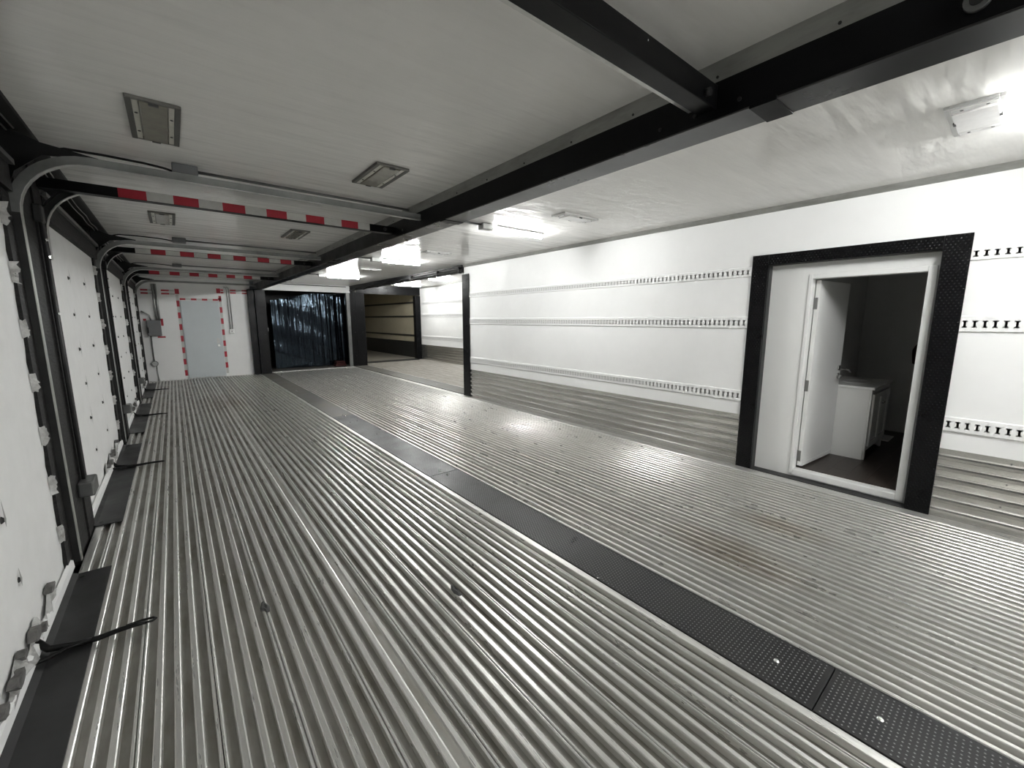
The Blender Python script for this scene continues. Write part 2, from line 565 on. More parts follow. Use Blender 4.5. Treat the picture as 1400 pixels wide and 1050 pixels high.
g1 = 'tread plates over the floor gap'
xm = (XS0 + XS1) / 2
cover_plate(XS0, XS1, YB, 0.372, 'black tread plate at bottom right corner, nearest the camera', TREAD, [(2.035, 0.189)], True, g1)
cover_plate(XS0, XS1, 0.372, 3.64, 'long black tread plate along the floor gap, second from the camera', TREAD, [(2.033, 0.558), (2.034, 3.57)], True, g1)
cover_plate(XS0, XS1, 3.64, 6.95, 'dark grey cover plate mid floor with bright bolts at its near end', TREAD, [(2.034, 3.72), (2.044, 6.90)], True, g1)
cover_plate(XS0, XS1, 6.95, 10.1, 'dusty grey cover plate in the floor gap, second from the steel column', TREADD, [(2.044, 7.0), (1.997, 10.05)], False, g1)
cover_plate(XS0, XS1, 10.1, 14.0, 'dusty brown cover plate ending at the foot of the steel columns', TREADD, [(1.997, 10.15)], False, g1)
cover_plate(XW + 0.02, X3A, Y3A, 14.3, 'dusty cover plate behind the thin black corner post', TREADD, [(4.9, 9.0), (4.9, 11.6)], False, None)

# ------------------------------------------------------------------ roof beam between the two trailers
bx0, bx1, bz = 1.90, 2.073, 2.43
t = thing('roof_beam', 'long black steel roof beam running between the two joined trailers', 'beam', (1.98, 5.0, bz))
mb = MB().box(bx0, YB, bz, bx1, 14.15, 2.575)
part('beam_web', mb, BEAMK, t)
mb = MB().box(bx0 - 0.004, YB, bz - 0.008, bx1 + 0.004, 14.15, bz)
part('beam_flange', mb, FLANGE, t, bevel=0.003)
for (y, ln) in ((0.72, 0.10), (3.25, 0.09), (6.7, 0.1), (10.1, 0.1)):
    mb = MB().box(bx0 - 0.006, y, bz - 0.013, bx1 + 0.006, y + ln, bz + 0.004)
    part('splice_plate', mb, BEAMK, t, bevel=0.002)
mb = MB().prism([(bx0, 2.575), (2.05, 2.575), (2.05, ZC), (bx0 - 0.002, ZC)], YB, 14.15)
part('roof_rail', mb, GREYRAIL, t, label='weathered grey aluminium rail along the top of the beam')
mb = MB()
for y in [(-0.3 + 0.42 * k) for k in range(30)]:
    mb.cyl((bx0 + 0.001, y, 2.593), (-1, 0, 0), 0.006, 0.005, 6)
part('rivets', mb, DARKST, t, kind='stuff')
mb = MB()
for y in (1.05, 1.22, 0.86, 4.1, 7.5):
    mb.cyl((bx0 - 0.003, y, 2.47), (-1, 0, 0), 0.008, 0.008, 8)
part('rivets', mb, DARKST, t, kind='stuff')
t = thing('pipe_cap', 'round grey pipe end set in the black roof beam at top right', 'pipe', (1.9, 0.207, 2.482))
mb = MB()
n = 20
part('cap_ring', MB().cyl((1.902, 0.207, 2.487), (-1, 0, 0), 0.030, 0.02, 20), GREYST, t)
part('cap_plug', MB().cyl((1.884, 0.207, 2.487), (-1, 0, 0), 0.017, 0.006, 16), DARKST, t)

# ------------------------------------------------------------------ left side: posts, door rails, crossbars
FR = [(0.30, 1.04), (3.70, 4.40), (7.10, 7.80), (10.46, 11.14), (13.72, 14.12)]


def rail_path(x, z, r, xend, zbot):
    """vertical, quarter bend, horizontal; normal points outwards (left / up)"""
    P = [(x, zbot, -1, 0), (x, z - r, -1, 0)]
    for k in range(1, 11):
        a = math.pi / 2 * k / 10
        P.append((x + r - r * math.cos(a), z - r + r * math.sin(a), -math.cos(a), math.sin(a)))
    P.append((xend, z, 0, 1))
    return P


POSTN = ['behind the camera', 'nearest in view', 'second in view', 'third in view', 'against the far end wall']
zr = 2.495
for i, (y0, y1) in enumerate(FR):
    last = i == 4
    yf = y1
    # the post
    t = thing('door_post', ['dark wide steel door post on the left wall, beside the camera',
                            'wide dark door post nearest in view on the left, bright glint beads on its conduit',
                            'dark door post behind the second quilted door, hook strap on its near side',
                            'dark door post third along the left wall, before the far corner',
                            'dark door post standing in the far left corner'][i], 'post', (-0.7, y0, 0.0), 'door posts on the left wall')
    yc = y0 + 0.10
    mb = MB().box(-0.80, yc, -0.04, -0.635, y1 - 0.24 if not last else y1, 2.655)
    part('post_channel', mb, RUBBER, t)
    if not last:
        mb = MB().box(-0.80, y1 - 0.235, -0.04, -0.625, y1, 2.655)
        part('post_panel', mb, RUBBER, t)
        mb = MB().box(-0.80, y0 - 0.02, -0.04, -0.665, yc, 2.655)
        part('post_gap', mb, CORD, t)
        # conduit with outlet box
        yq = y1 - 0.24
        mb = MB().tube([(-0.61, yq, 0.44), (-0.61, yq, 2.22)], 0.011, 8)
        cd = part('conduit', mb, DARKST if i else GALV, t, label='thin grey conduit up the post')
        for zz in (1.62, 1.99, 2.1):
            part('conduit_glint', MB().cyl((-0.60, yq - 0.004, zz), (1, -0.4, 0), 0.009, 0.008, 8), BOLT, cd)  # bright beads stand in for specular spots on the conduit
        mb = MB().box(-0.635, yq - 0.035, 2.21, -0.592, yq + 0.05, 2.32)
        part('junction_box', mb, DARKST, t, bevel=0.008)
        mb = MB().box(-0.635, yq - 0.10, 0.335, -0.55, yq + 0.10, 0.445)
        part('outlet_box', mb, GREYST, t, bevel=0.012)
    # near door rail
    nm = ['beside the camera', 'nearest in view', 'second in view', 'third in view', 'against the far end wall'][i]
    for side in (0, 1):
        if last and side: continue
        if i == 0 and side == 0: continue
        y = y0 if side == 0 else y1 + 0.005
        lab = {(0, 1): 'door rail ending at the near end of the roof beam, top of the picture',
               (1, 0): 'galvanised curved door rail nearest in view, on the near side of its post',
               (1, 1): 'curved door rail directly under the nearest striped crossbar',
               (2, 0): 'curved galvanised door rail in front of the second striped crossbar',
               (2, 1): 'curved door rail directly under the second striped crossbar',
               (3, 0): 'curved door rail in front of the third striped crossbar',
               (3, 1): 'curved door rail directly under the third striped crossbar',
               (4, 0): 'last curved door rail, just before the far end wall'}[(i, side)]
        t = thing('door_rail', lab, 'rail', (-0.61, y, 0.0), 'curved overhead door rails')
        xr = -0.610 if side == 0 else -0.618
        rr = 0.31
        path = rail_path(xr, zr, rr, bx0 - 0.002 if i or side else 1.9, 0.03 if side == 0 else 2.0)
        mb = MB()
        if side == 0:
            for pp, mu in ((path[:2], 1), (path[1:], 0)):
                mb.sweep(pp, [(0.004, 0.0), (0.052, 0.0), (0.052, 0.004), (0.004, 0.004)], y, mu)
                mb.sweep(pp, [(0.048, 0.004), (0.052, 0.004), (0.052, 0.036), (0.048, 0.036)], y, mu)
        else:
            mb.sweep(path, [(0.004, 0.036), (0.052, 0.036), (0.052, 0.032), (0.004, 0.032)], y)
            mb.sweep(path, [(0.048, 0.0), (0.052, 0.0), (0.052, 0.032), (0.048, 0.032)], y)
        part('track', mb, [RAILG, DARKST] if side == 0 else [DARKST], t)
        mb = MB().sweep(path, [(0.0, -0.002), (0.005, -0.002), (0.005, 0.038), (0.0, 0.038)], y)
        part('track_lip', mb, LIP, t)
        if side == 0:
            mb = MB()
            P = [(-0.80, 2.655), (-0.80, 2.30), (-0.66, 2.30), (-0.62, 2.42), (-0.50, 2.53), (-0.26, 2.556), (-0.26, 2.562), (-0.50, 2.60), (-0.60, 2.64)]
            mb.prism(P, y + 0.05, y + 0.062)
            part('gusset', mb, CORD, t)
    if last: continue
    # crossbar with red and white reflective tape
    t = thing('crossbar', ['plain black ceiling crossbar meeting the roof beam at the top of the picture',
                           'black ceiling crossbar with red and white tape, nearest striped one',
                           'second striped crossbar from the camera, tape starting white',
                           'third striped crossbar, the farthest one before the end wall'][i], 'crossbar', (0.6, y1, 2.5),
              'ceiling crossbars above the left doors')
    cb = MB().box(-0.79, y1 - 0.085, 2.466, bx0 - 0.001, y1 - 0.005, 2.534 if i else 2.56)
    bar = part('bar', cb, BEAMK, t, bevel=0.003)
    part('end_bolt', MB().cyl((1.80, y1 - 0.085, 2.50), (0, -1, 0), 0.016, 0.02, 10), DARKST, t)
    if i:
        yt = y1 - 0.0855
        xa = [-0.22, -0.30, -0.27][i - 1]
        st = [0, 1, 0][i - 1]
        L = 0.1585
        k = 0
        x = xa
        while x < 1.62:
            mb = MB().box(x, yt - 0.0015, 2.468, min(x + L, 1.64), yt + 0.001, 2.532)
            part('tape_segment', mb, REDT if (k + st) % 2 == 0 else WHTT, t)
            x += L
            k += 1
    if i == 0: continue
    # ceiling conduit with junction box and sagging feed cable
    yq = y0 + 0.23
    t = thing('ceiling_conduit', ['ceiling conduit over the first bay, beside the camera', 'ceiling conduit with dark box above the nearest door rail',
                                  'ceiling conduit with dark box above the second door rail', 'ceiling conduit with dark box above the third door rail'][i],
              'conduit', (0.15, yq, ZC), 'ceiling conduits with dark boxes')
    part('junction_box', MB().box(0.10, yq - 0.07, ZC - 0.062, 0.245, yq + 0.06, ZC), BOXGREY, t, bevel=0.004)
    part('conduit', MB().tube([(0.24, yq, ZC - 0.022), (bx0, yq + 0.02, ZC - 0.022)], 0.011, 8), GREYST, t)
    pts = [(-0.62, yq + 0.06, 2.57), (-0.55, yq + 0.03, 2.60), (-0.42, yq, 2.635), (-0.25, yq, 2.637), (-0.05, yq, 2.632), (0.05, yq - 0.005, 2.622), (0.10, yq, 2.612)]
    part('feed_cable', MB().tube(pts, 0.008, 6), CORD, t)

mb = MB().prism([(-0.80, 2.655), (-0.60, 2.640), (-0.535, 2.645), (-0.528, 2.655)], YB, 14.1)
struct('trim_5', mb, DARKST)
# door headers along the left, one per bay, and the quilted doors under them
BAYS = [(1.06, 3.66), (4.42, 7.06), (7.82, 10.42), (11.16, 13.70)]
WHERE = ['nearest the camera', 'second from the camera', 'third from the camera', 'fourth, beside the far end wall']
for i, (a, b) in enumerate(BAYS):
    t = thing('door_header', 'dark steel header above the quilted door ' + WHERE[i], 'header', (-0.68, a, 2.28), 'headers above the left doors')
    mb = MB().box(-0.80, a, 2.285, -0.622, b, 2.43)
    part('header_panel', mb, RUBBER if i else BEAMK, t)
    mb = MB().prism([(-0.80, 2.43), (-0.598, 2.43), (-0.598, 2.458), (-0.610, 2.458), (-0.622, 2.440), (-0.80, 2.440)], a, b)
    part('header_angle', mb, GREYST, t)
    mb = MB().box(-0.80, a, 2.44, -0.74, b, ZC - 0.02)
    part('header_cavity', mb, CORD, t)
    ln = [(-0.585 + 0.006 * math.sin(k * 1.7 + i), a + 0.01 + (b - a - 0.02) * k / 12, 2.630 - 0.012 * abs(math.sin(k * 1.1))) for k in range(13)]
    part('cable', MB().tube(ln, 0.005, 6), GALV, t)
    ln = [(x - 0.028, y, z - 0.012 + 0.004 * math.sin(y * 3)) for x, y, z in ln]
    part('cable', MB().tube(ln, 0.005, 6), GALV, t)
    # spring shaft inside the header
    part('spring_shaft', MB().cyl((-0.69, a + 0.05, 2.53), (0, 1, 0), 0.03, b - a - 0.1, 10), DARKST, t)


def quilted_door(i, a, b):
    t = thing('door_%d' % (i + 2), 'white quilted overhead door in the left wall, ' + WHERE[i], 'door', (-0.66, a, 0.02), 'quilted overhead doors', 'structure')
    mb = MB()
    ny, nz = 22, 26
    z0, z1 = 0.012, 2.30
    for r in range(nz + 1):
        for c in range(ny + 1):
            y = a + (b - a) * c / ny
            z = z0 + (z1 - z0) * r / nz
            bl = 0.012 * math.sin(math.pi * ((z - 0.1) % 0.3075) / 0.3075) * math.sin(math.pi * c / ny) ** 0.3
            mb.v.append((-0.668 + bl, y, z))
    for r in range(nz):
        for c in range(ny):
            o = r * (ny + 1) + c
            mb.face([o, o + 1, o + ny + 2, o + ny + 1], 0, True)
    part('panel', mb, QUILT, t)
    # rubber edge seal with puckered cloth tabs on the side towards the far post
    part('edge_seal', MB().box(-0.70, b - 0.105, 0.02, -0.648, b + 0.045, 2.30), RUBBER, t)
    k = 0
    z = 0.30
    while z < 2.25:
        mb = MB()
        y = b - 0.115
        pts = []
        for q in range(9):
            f = q / 8
            wd = 0.020 * math.sin(math.pi * f) ** 0.8
            pts.append((y + wd, z - 0.055 + 0.11 * f))
        o = len(mb.v)
        for (yy, zz) in pts:
            mb.v += [(-0.660, y - 0.03, zz), (-0.640 + 0.016 * random.uniform(-1, 1), (y + yy) / 2 + 0.004 * random.uniform(-1, 1), zz + 0.012 * random.uniform(-1, 1)), (-0.640, yy, zz)]
        for q in range(8):
            for c in range(2):
                p = o + q * 3 + c
                mb.face([p, p + 1, p + 4, p + 3], 0, True)
        part('edge_tab', mb, QUILTD, t)
        z += 0.3075
    # tufts
    for cy in (a + 0.02, a + 0.84, a + 1.68, a + 2.52):
        for z in (0.40, 0.705, 1.02, 1.31, 1.617, 1.925):
            if cy < a + 0.1 or cy > b - 0.15: continue
            yy = cy + random.uniform(-0.03, 0.03)
            mb = MB()
            zz = z + random.uniform(-0.012, 0.012)
            mb.cyl((-0.666, yy, zz), (1, 0, 0), 0.017, 0.010, 8, r1=0.008)
            L1, L2 = random.uniform(0.05, 0.11), random.uniform(0.03, 0.08)
            x = -0.654
            o = len(mb.v)
            mb.v += [(x, yy - 0.013, zz), (x - 0.002, yy - 0.002, zz + L1), (x, yy + 0.013, zz), (x - 0.002, yy + 0.004, zz - L2)]
            mb.face([o, o + 3, o + 2, o + 1], 1)
            part('tuft', mb, [TUFTM, CREASE], t)
    # torn, crumpled hem round the strap slot
    mb = MB()
    yc = b - 0.93
    n = 26
    random.seed(40 + i)
    o = 0
    W = 7
    for r in range(n + 1):
        y = yc - 0.62 + 1.15 * r / n
        for c in range(W):
            f = c / (W - 1)
            h = 0.035 + (0.10 + 0.05 * math.sin(r * 0.9)) * f
            mb.v.append((-0.652 + 0.030 * math.sin(f * math.pi) * random.uniform(-0.2, 1.5) * math.sin(math.pi * r / n), y, h + random.uniform(-0.012, 0.012)))
    for r in range(n):
        for c in range(W - 1):
            p = r * W + c
            mb.face([p, p + W, p + W + 1, p + 1], 0, True)
    part('torn_hem', mb, QUILTD, t)
    for (dy, z, ry, rz) in ((-0.50, 0.13, 0.05, 0.02), (-0.30, 0.12, 0.06, 0.03), (-0.20, 0.17, 0.03, 0.02), (0.0, 0.14, 0.05, 0.035), (0.12, 0.10, 0.03, 0.02), (0.34, 0.19, 0.05, 0.018)):
        mb = MB()
        m = 9
        ring = []
        for q in range(m):
            tt = 2 * math.pi * q / m
            k = random.uniform(0.6, 1.25)
            ring.append((yc + dy + ry * k * math.cos(tt), z + rz * k * math.sin(tt)))
        xx = -0.624
        mb.v += [(xx, y, zz) for y, zz in ring] + [(xx - 0.03, y, zz) for y, zz in ring]
        for q in range(m):
            j = (q + 1) % m
            mb.face([q, q + m, j + m, j])
        mb.face(list(range(m)))
        part('torn_hole_shade', mb, [CREASE2, CREASE2], t)  # raised dark patch painting the shade inside a torn opening
    part('hem_strip', MB().prism([(-0.652, 0.010), (-0.634, 0.030), (-0.636, 0.075), (-0.655, 0.085)], a + 0.02, b - 0.03), QUILT, t)
    return t


for i, (a, b) in enumerate(BAYS):
    quilted_door(i, a, b)
random.seed(11)

# black threshold plates in front of the doors, and the pull straps lying on them
for i, (a, b) in enumerate([(1.0, 3.56), (4.34, 7.02), (7.72, 10.36), (11.1, 13.6)]):
    t = thing('threshold_plate', 'flat black threshold plate below the quilted door ' + WHERE[i], 'floor plate', (-0.55, a, 0), 'black threshold plates')
    part('plate', MB().prism([(-0.645, 0.001), (-0.462, 0.001), (-0.462, 0.006), (-0.61, 0.009), (-0.645, 0.028)], a, b), PLATE, t)
    for yy in (a + 0.06, b - 0.06):
        part('plate_hole', MB().cyl((-0.59, yy, 0.006), (0, 0, 1), 0.012, 0.0035, 10), CORD, t)
    y = [2.73, 5.92, 9.0, 12.2][i]
    t = thing('pull_strap', 'black door strap lying across the ribbed floor, ' + ['nearest the camera', 'second from the camera', 'third from the camera', 'nearest the end wall'][i],
              'strap', (-0.45, y, 0.01), 'black pull straps')
    pts = [(-0.655, y + 0.04, 0.085), (-0.61, y + 0.02, 0.034), (-0.52, y, 0.022), (-0.44, y - 0.01, 0.020), (-0.36, y, 0.020), (-0.30, y - 0.005, 0.020), (-0.265, y - 0.01, 0.018)]
    mb = MB()
    mb.tube(pts, 0.017, 8, taper=0.55)
    part('strap', mb, CORD, t)
    mb = MB().tube([(-0.655, y - 0.10, 0.05), (-0.60, y - 0.05, 0.030), (-0.54, y - 0.012, 0.026), (-0.46, y - 0.016, 0.030)], 0.009, 6)
    part('strap_tail', mb, CORD, t)
    mb = MB().tube([(-0.34, y + 0.012, 0.022), (-0.28, y + 0.022, 0.018), (-0.235, y + 0.02, 0.014), (-0.222, y + 0.004, 0.013), (-0.235, y - 0.010, 0.014), (-0.29, y - 0.012, 0.018)], 0.006, 6)
    part('strap_loop', mb, CORD, t)

# ------------------------------------------------------------------ far end of the left trailer
mb = MB().box(-0.80, YE, -0.05, 1.80, YE + 0.1, ZC)
wall_end = struct('wall_end', mb, WHITE)
ye = YE - 0.0015


def tape(x0, z0, x1, z1, m, parent=wall_end, y=None):
    y = YE if y is None else y
    part('tape_segment', MB().box(x0, y - 0.003, z0, x1, y, z1), m, parent)


for k in range(14):
    z = 0.08 + k * 0.153
    tape(0.125, z, 0.185, z + 0.153, REDT if k % 2 == 0 else WHTT)
    tape(1.045, z, 1.105, z + 0.153, REDT if k % 2 == 1 else WHTT)
for k in range(7):
    x = 0.20 + k * 0.118
    tape(x, 2.085, x + 0.118, 2.135, REDT if k % 2 == 0 else WHTT)
tape(1.03, 2.10, 1.105, 2.16, REDT)
tape(0.115, 2.24, 0.205, 2.37, REDT)
tape(1.01, 2.29, 1.10, 2.42, REDT)
for zz in (2.30, 2.22):
    for (x0, x1) in ((-0.56, -0.42), (-0.16, 0.0)):
        tape(x0, zz, x1, zz + 0.04, REDT)
    for (x0, x1) in ((-0.42, -0.27), (0.0, 0.11)):
        tape(x0, zz, x1, zz + 0.04, WHTT)
for zz in (2.36, 2.29):
    for (x0, x1) in ((1.105, 1.17), (1.32, 1.46), (1.60, 1.73)):
        tape(x0, zz, x1, zz + 0.04, REDT)
    tape(1.46, zz, 1.60, zz + 0.04, WHTT)
for (x0, z0, x1, z1) in ((-0.33, 1.57, -0.22, 1.60), (-0.24, 1.42, -0.19, 1.60), (-0.34, 1.11, -0.18, 1.15), (-0.58, 1.55, -0.52, 1.60)):
    tape(x0, z0, x1, z1, REDT)
t = thing('door_6', 'pale blue-grey slab door in the far end wall, framed by red and white tape', 'door', (0.62, YE, 0.0), None, 'structure')
part('door_leaf', MB().box(0.205, YE - 0.035, 0.015, 1.022, YE - 0.003, 2.055), SLABD, t, bevel=0.003)
mb = MB().box(0.190, YE - 0.02, 0.0, 0.204, YE, 2.07).box(1.023, YE - 0.02, 0.0, 1.037, YE, 2.07).box(0.190, YE - 0.02, 2.056, 1.037, YE, 2.07)
part('door_frame', mb, SLABD, t)
part('lock_plate', MB().box(0.90, YE - 0.04, 0.93, 0.965, YE - 0.033, 1.06), FRAMEW, t)
part('door_knob', MB().cyl((0.935, YE - 0.035, 0.87), (0, -1, 0), 0.03, 0.05, 12), CHROME, t)
t = thing('electrical_box', 'grey electrical box on the far end wall with conduits above and below', 'electrical box', (-0.38, YE, 1.36))
part('box_body', MB().box(-0.52, YE - 0.16, 1.165, -0.245, YE, 1.56), BOXGREY, t, bevel=0.006)
part('box_cover', MB().box(-0.51, YE - 0.168, 1.175, -0.255, YE - 0.16, 1.55), BOXGREY, t, bevel=0.003)
part('latch', MB().box(-0.515, YE - 0.178, 1.24, -0.49, YE - 0.166, 1.38), CORD, t)
for xx in (-0.315, -0.262):
    part('conduit', MB().tube([(xx, YE - 0.05, 1.55), (xx, YE - 0.05, 2.47)], 0.024, 8), GALV, t)
part('conduit', MB().tube([(-0.60, YE - 0.05, 1.79), (-0.52, YE - 0.05, 1.74), (-0.45, YE - 0.05, 1.68), (-0.43, YE - 0.05, 1.56)], 0.018, 8), GALV, t)
part('conduit', MB().tube([(-0.47, YE - 0.03, 0.50), (-0.47, YE - 0.03, 1.17)], 0.014, 8), GREYST, t)
t = thing('wall_outlet', 'small round grey outlet box low on the far end wall', 'outlet', (-0.47, YE, 0.45))
part('box_body', MB().cyl((-0.46, YE, 0.45), (0, -1, 0), 0.07, 0.06, 14), GREYST, t)
part('box_cover', MB().cyl((-0.46, YE - 0.06, 0.45), (0, -1, 0), 0.055, 0.006, 14), GALV, t)
part('conduit', MB().tube([(-0.43, YE - 0.02, 0.0), (-0.43, YE - 0.02, 0.40)], 0.010, 8), GALV, t)
t = thing('wall_switch', 'white switch box under twin conduits, right of the slab door', 'switch', (1.27, YE, 1.25))
part('box_body', MB().box(1.21, YE - 0.055, 1.19, 1.33, YE, 1.31), TRACKW, t, bevel=0.015)
part('toggle', MB().box(1.26, YE - 0.075, 1.235, 1.28, YE - 0.05, 1.265), GREYST, t)
for dx in (0, 0.055):
    part('conduit', MB().tube([(1.245 + dx, YE - 0.025, 1.30), (1.245 + dx, YE - 0.025, 2.36), (1.23 + dx, YE - 0.025, 2.44), (1.18 + dx, YE - 0.025, 2.47)], 0.012, 8), GALV, t)


# ------------------------------------------------------------------ columns and far openings
def column(x0, x1, y0, y1, z1, label, extra=None):
    t = thing('steel_column', label, 'column', ((x0 + x1) / 2, (y0 + y1) / 2, 0.0), 'black steel columns')
    part('shaft', MB().box(x0, y0, 0.0, x1, y1, z1), BEAMK, t, bevel=0.006)
    part('base_plate', MB().box(x0 - 0.012, y0 - 0.012, 0.0, x1 + 0.012, y1 + 0.012, 0.012), BEAMK, t)
    for zz in (0.35, 1.15, 1.9):
        part('bolt', MB().cyl(((x0 + x1) / 2 + 0.05, y0, zz), (0, -1, 0), 0.012, 0.012, 8), DARKST, t)
    return t


column(1.715, 1.868, 13.98, 14.14, bz - 0.009, 'black column against the end wall, left one of the pair under the roof beam')
c = column(1.872, 2.135, 13.90, 14.16, bz - 0.009, 'broad black column left of the black plastic sheet')
part('latch', MB().box(2.1355, 13.93, 1.24, 2.146, 14.0, 1.34), TRACKW, c, label='small white latch plate')
column(4.62, 4.80, 14.30, 14.50, 2.47, 'black column right of the black plastic sheet, with grey jamb')
column(4.81, 5.13, 14.32, 14.62, 2.47, 'black column left of the dim beige opening')
column(7.47, 7.69, 15.28, 15.48, 2.48, 'black column between the dim beige opening and the white far wall')
mb = MB().box(2.135, 14.2, 2.435, 4.62, 14.27, ZC)
struct('wall_header', mb, WHITE)
mb = MB().tube([(2.2, 14.19, 2.64), (2.9, 14.18, 2.625), (3.8, 14.18, 2.62), (4.5, 14.18, 2.62)], 0.012, 6)
tag(part('ceiling_cable', mb, CORD), 'black cable along the ceiling edge above the plastic sheet', 'cable')
mb = MB().box(4.50, 14.21, 0.0, 4.605, 14.32, 2.44)
struct('trim_2', mb, GREYST, 0.004)
mb = MB().box(2.15, 14.18, -0.02, 4.62, 14.23, 0.012)
struct('trim_3', mb, LIP)

# hanging black plastic sheet
mb = MB()
nx_, nz_ = 150, 24
random.seed(3)
ph = [random.uniform(0, 6.28) for _ in range(12)]
for r in range(nz_ + 1):
    fz = r / nz_
    for c in range(nx_ + 1):
        fx = c / nx_
        x = 2.42 + 2.30 * fx
        ztop = 2.16 + 0.26 * min(1, fx / 0.5) + 0.012 * math.sin(fx * 60 + ph[0])
        amp = 0.35 + 0.65 * fz
        y = 14.95 + amp * 0.3 * (0.028 * math.sin(fx * 55 + ph[1] + 0.8 * fz) + 0.018 * math.sin(fx * 97 + ph[2] - fz) + 0.010 * math.sin(fx * 171 + ph[3] + 2 * fz))
        y += -0.05 * (1 - fz) + 0.006 * math.sin(fz * 17 + fx * 9)
        mb.v.append((x, y, 0.04 + (ztop - 0.04) * fz))
for r in range(nz_):
    for c in range(nx_):
        o = r * (nx_ + 1) + c
        mb.face([o, o + 1, o + nx_ + 2, o + nx_ + 1], 0, True)
tag(part('plastic_sheet', mb, SHEETK), 'wrinkled glossy black plastic sheet hanging in the far opening', 'plastic sheet')
mb = MB()
mb.box(2.0, 16.2, -0.05, 4.9, 16.3, ZC).box(2.0, 14.2, -0.05, 2.1, 16.3, ZC).box(4.80, 14.5, -0.05, 4.9, 16.3, ZC)
struct('wall_dark', mb, CORD)
t = thing('folded_tarp', 'dark red folded tarp at the bottom right of the plastic sheet', 'tarp', (4.4, 14.6, 0.0))
for k in range(3):
    part('fold', MB().box(4.12 + 0.02 * k, 14.55, 0.006 + 0.06 * k, 4.49 - 0.02 * k, 14.8, 0.062 + 0.06 * k), RED, t, bevel=0.02)

# thin black post at the end of the right wall and the header over the opening to the third trailer
t = thing('corner_post', 'thin black post closing the end of the white right wall', 'post', (XW, 7.3, 0.0))
part('post_angle', MB().box(XW - 0.012, 7.10, 0.0, XW + 0.004, 7.34, 2.47).box(XW - 0.012, 7.325, 0.0, XW + 0.12, 7.342, 2.47), GLOSSK, t, bevel=0.002)
part('base_plate', MB().box(XW - 0.016, 7.09, 0.0, XW + 0.01, 7.345, 0.02), GLOSSK, t)
t = thing('opening_beam', 'black header beam over the opening behind the thin corner post', 'beam', (XW, 10.8, 2.5))
part('beam_web', MB().box(XW + 0.01, 7.345, 2.515, XW + 0.12, 14.3, ZC3), BEAMK, t, bevel=0.004)
part('beam_lip', MB().box(XW - 0.03, 7.30, ZC - 0.03, XW + 0.01, 14.3, ZC - 0.004), BEAMK, t)
part('roller_pipe', MB().cyl((XW - 0.012, 7.36, 2.55), (0, 1, 0), 0.035, 2.3, 14), DARKST, t)
for yy in (7.40, 8.3, 9.6):
    part('roller_bracket', MB().box(XW - 0.05, yy, 2.50, XW + 0.02, yy + 0.03, 2.62), BEAMK, t, bevel=0.003)
ln = [(XW - 0.02, 9.8 + 0.34 * k, 2.53 + 0.04 * math.sin(k * 1.9)) for k in range(14)]
part('cable_bundle', MB().tube(ln, 0.022, 6), CORD, t)

# third trailer walls
mb = MB().box(X3B, Y3A - 0.2, -0.1, X3B + 0.1, Y3B + 0.15, ZC3)
w3 = struct('wall_far', mb, WHITE)
for (z0, z1) in ((0.83, 0.94), (1.66, 1.78), (2.14, 2.24)):
    wall_track(X3B, z0, z1, Y3A, Y3B, w3)
kick_plate(X3B, Y3A, Y3B, w3, 0.585)
part('wall_trim', MB().box(X3B - 0.02, Y3A, ZC3 - 0.035, X3B, Y3B, ZC3), GREYRAIL, w3)
mb = MB().box(XW + 0.03, Y3A - 0.2, -0.1, X3B, Y3A - 0.1, ZC3)
struct('wall_near', mb, WHITE)
mb = MB().box(X3B, Y3B + 0.15, -0.1, X3B + 0.1, 23.4, ZC3)
wb = struct('wall_beige', mb, BEIGE)
for (z0, z1) in ((0.885, 0.955), (1.66, 1.73), (2.22, 2.29)):
    part('wall_track', MB().box(X3B - 0.02, 15.5, z0, X3B, 23.3, z1), BTRACK, wb)
part('kick_plate', MB().box(X3B - 0.015, 15.5, 0.0, X3B, 23.3, 0.67), DARKST, wb)
mb = MB().box(X3A - 0.7, 23.3, -0.1, X3B + 0.1, 23.4, ZC3)
struct('wall_end', mb, BEIGE)
mb = MB().box(4.85, 14.62, -0.1, 4.95, 23.3, ZC3)
struct('wall_side', mb, BEIGE)
mb = MB().box(5.13, Y3B + 0.02, 2.50, 7.7, Y3B + 0.16, ZC3)
struct('wall_header', mb, BEAMK)
mb = MB().prism_x([(15.0, 0.0), (15.35, 0.0), (15.35, 0.03), (15.05, 0.012)], 5.14, 7.46)
struct('trim_4', mb, DARKST)


# ------------------------------------------------------------------ lamps
def tube_light(x0, x1, y, zc, label, conduit_to=None):
    t = thing('tube_light', label, 'lamp', ((x0 + x1) / 2, y, zc), 'lit tube lights on the ceilings')
    part('lamp_body', MB().box(x0, y - 0.048, zc - 0.022, x1, y + 0.048, zc), FRAMEW, t, bevel=0.003)
    part('lamp_tube', MB().tube([(x0 + 0.01, y, zc - 0.042), (x1 - 0.01, y, zc - 0.042)], 0.024, 12), TUBE, t)
    part('socket_box', MB().box(x0 - 0.20, y - 0.05, zc - 0.065, x0 - 0.06, y + 0.05, zc), GALV, t, bevel=0.004)
    part('lead', MB().tube([(x0 - 0.06, y, zc - 0.02), (x0, y, zc - 0.012)], 0.008, 6), TRACKW, t)
    if conduit_to is not None:
        part('conduit', MB().tube([(conduit_to, y + 0.02, zc - 0.012), (x0 - 0.20, y, zc - 0.015)], 0.011, 8), GREYST, t)
        part('conduit_clamp', MB().box(conduit_to - 0.02, y - 0.03, zc - 0.05, conduit_to + 0.03, y + 0.06, zc), DARKST, t)
    return t


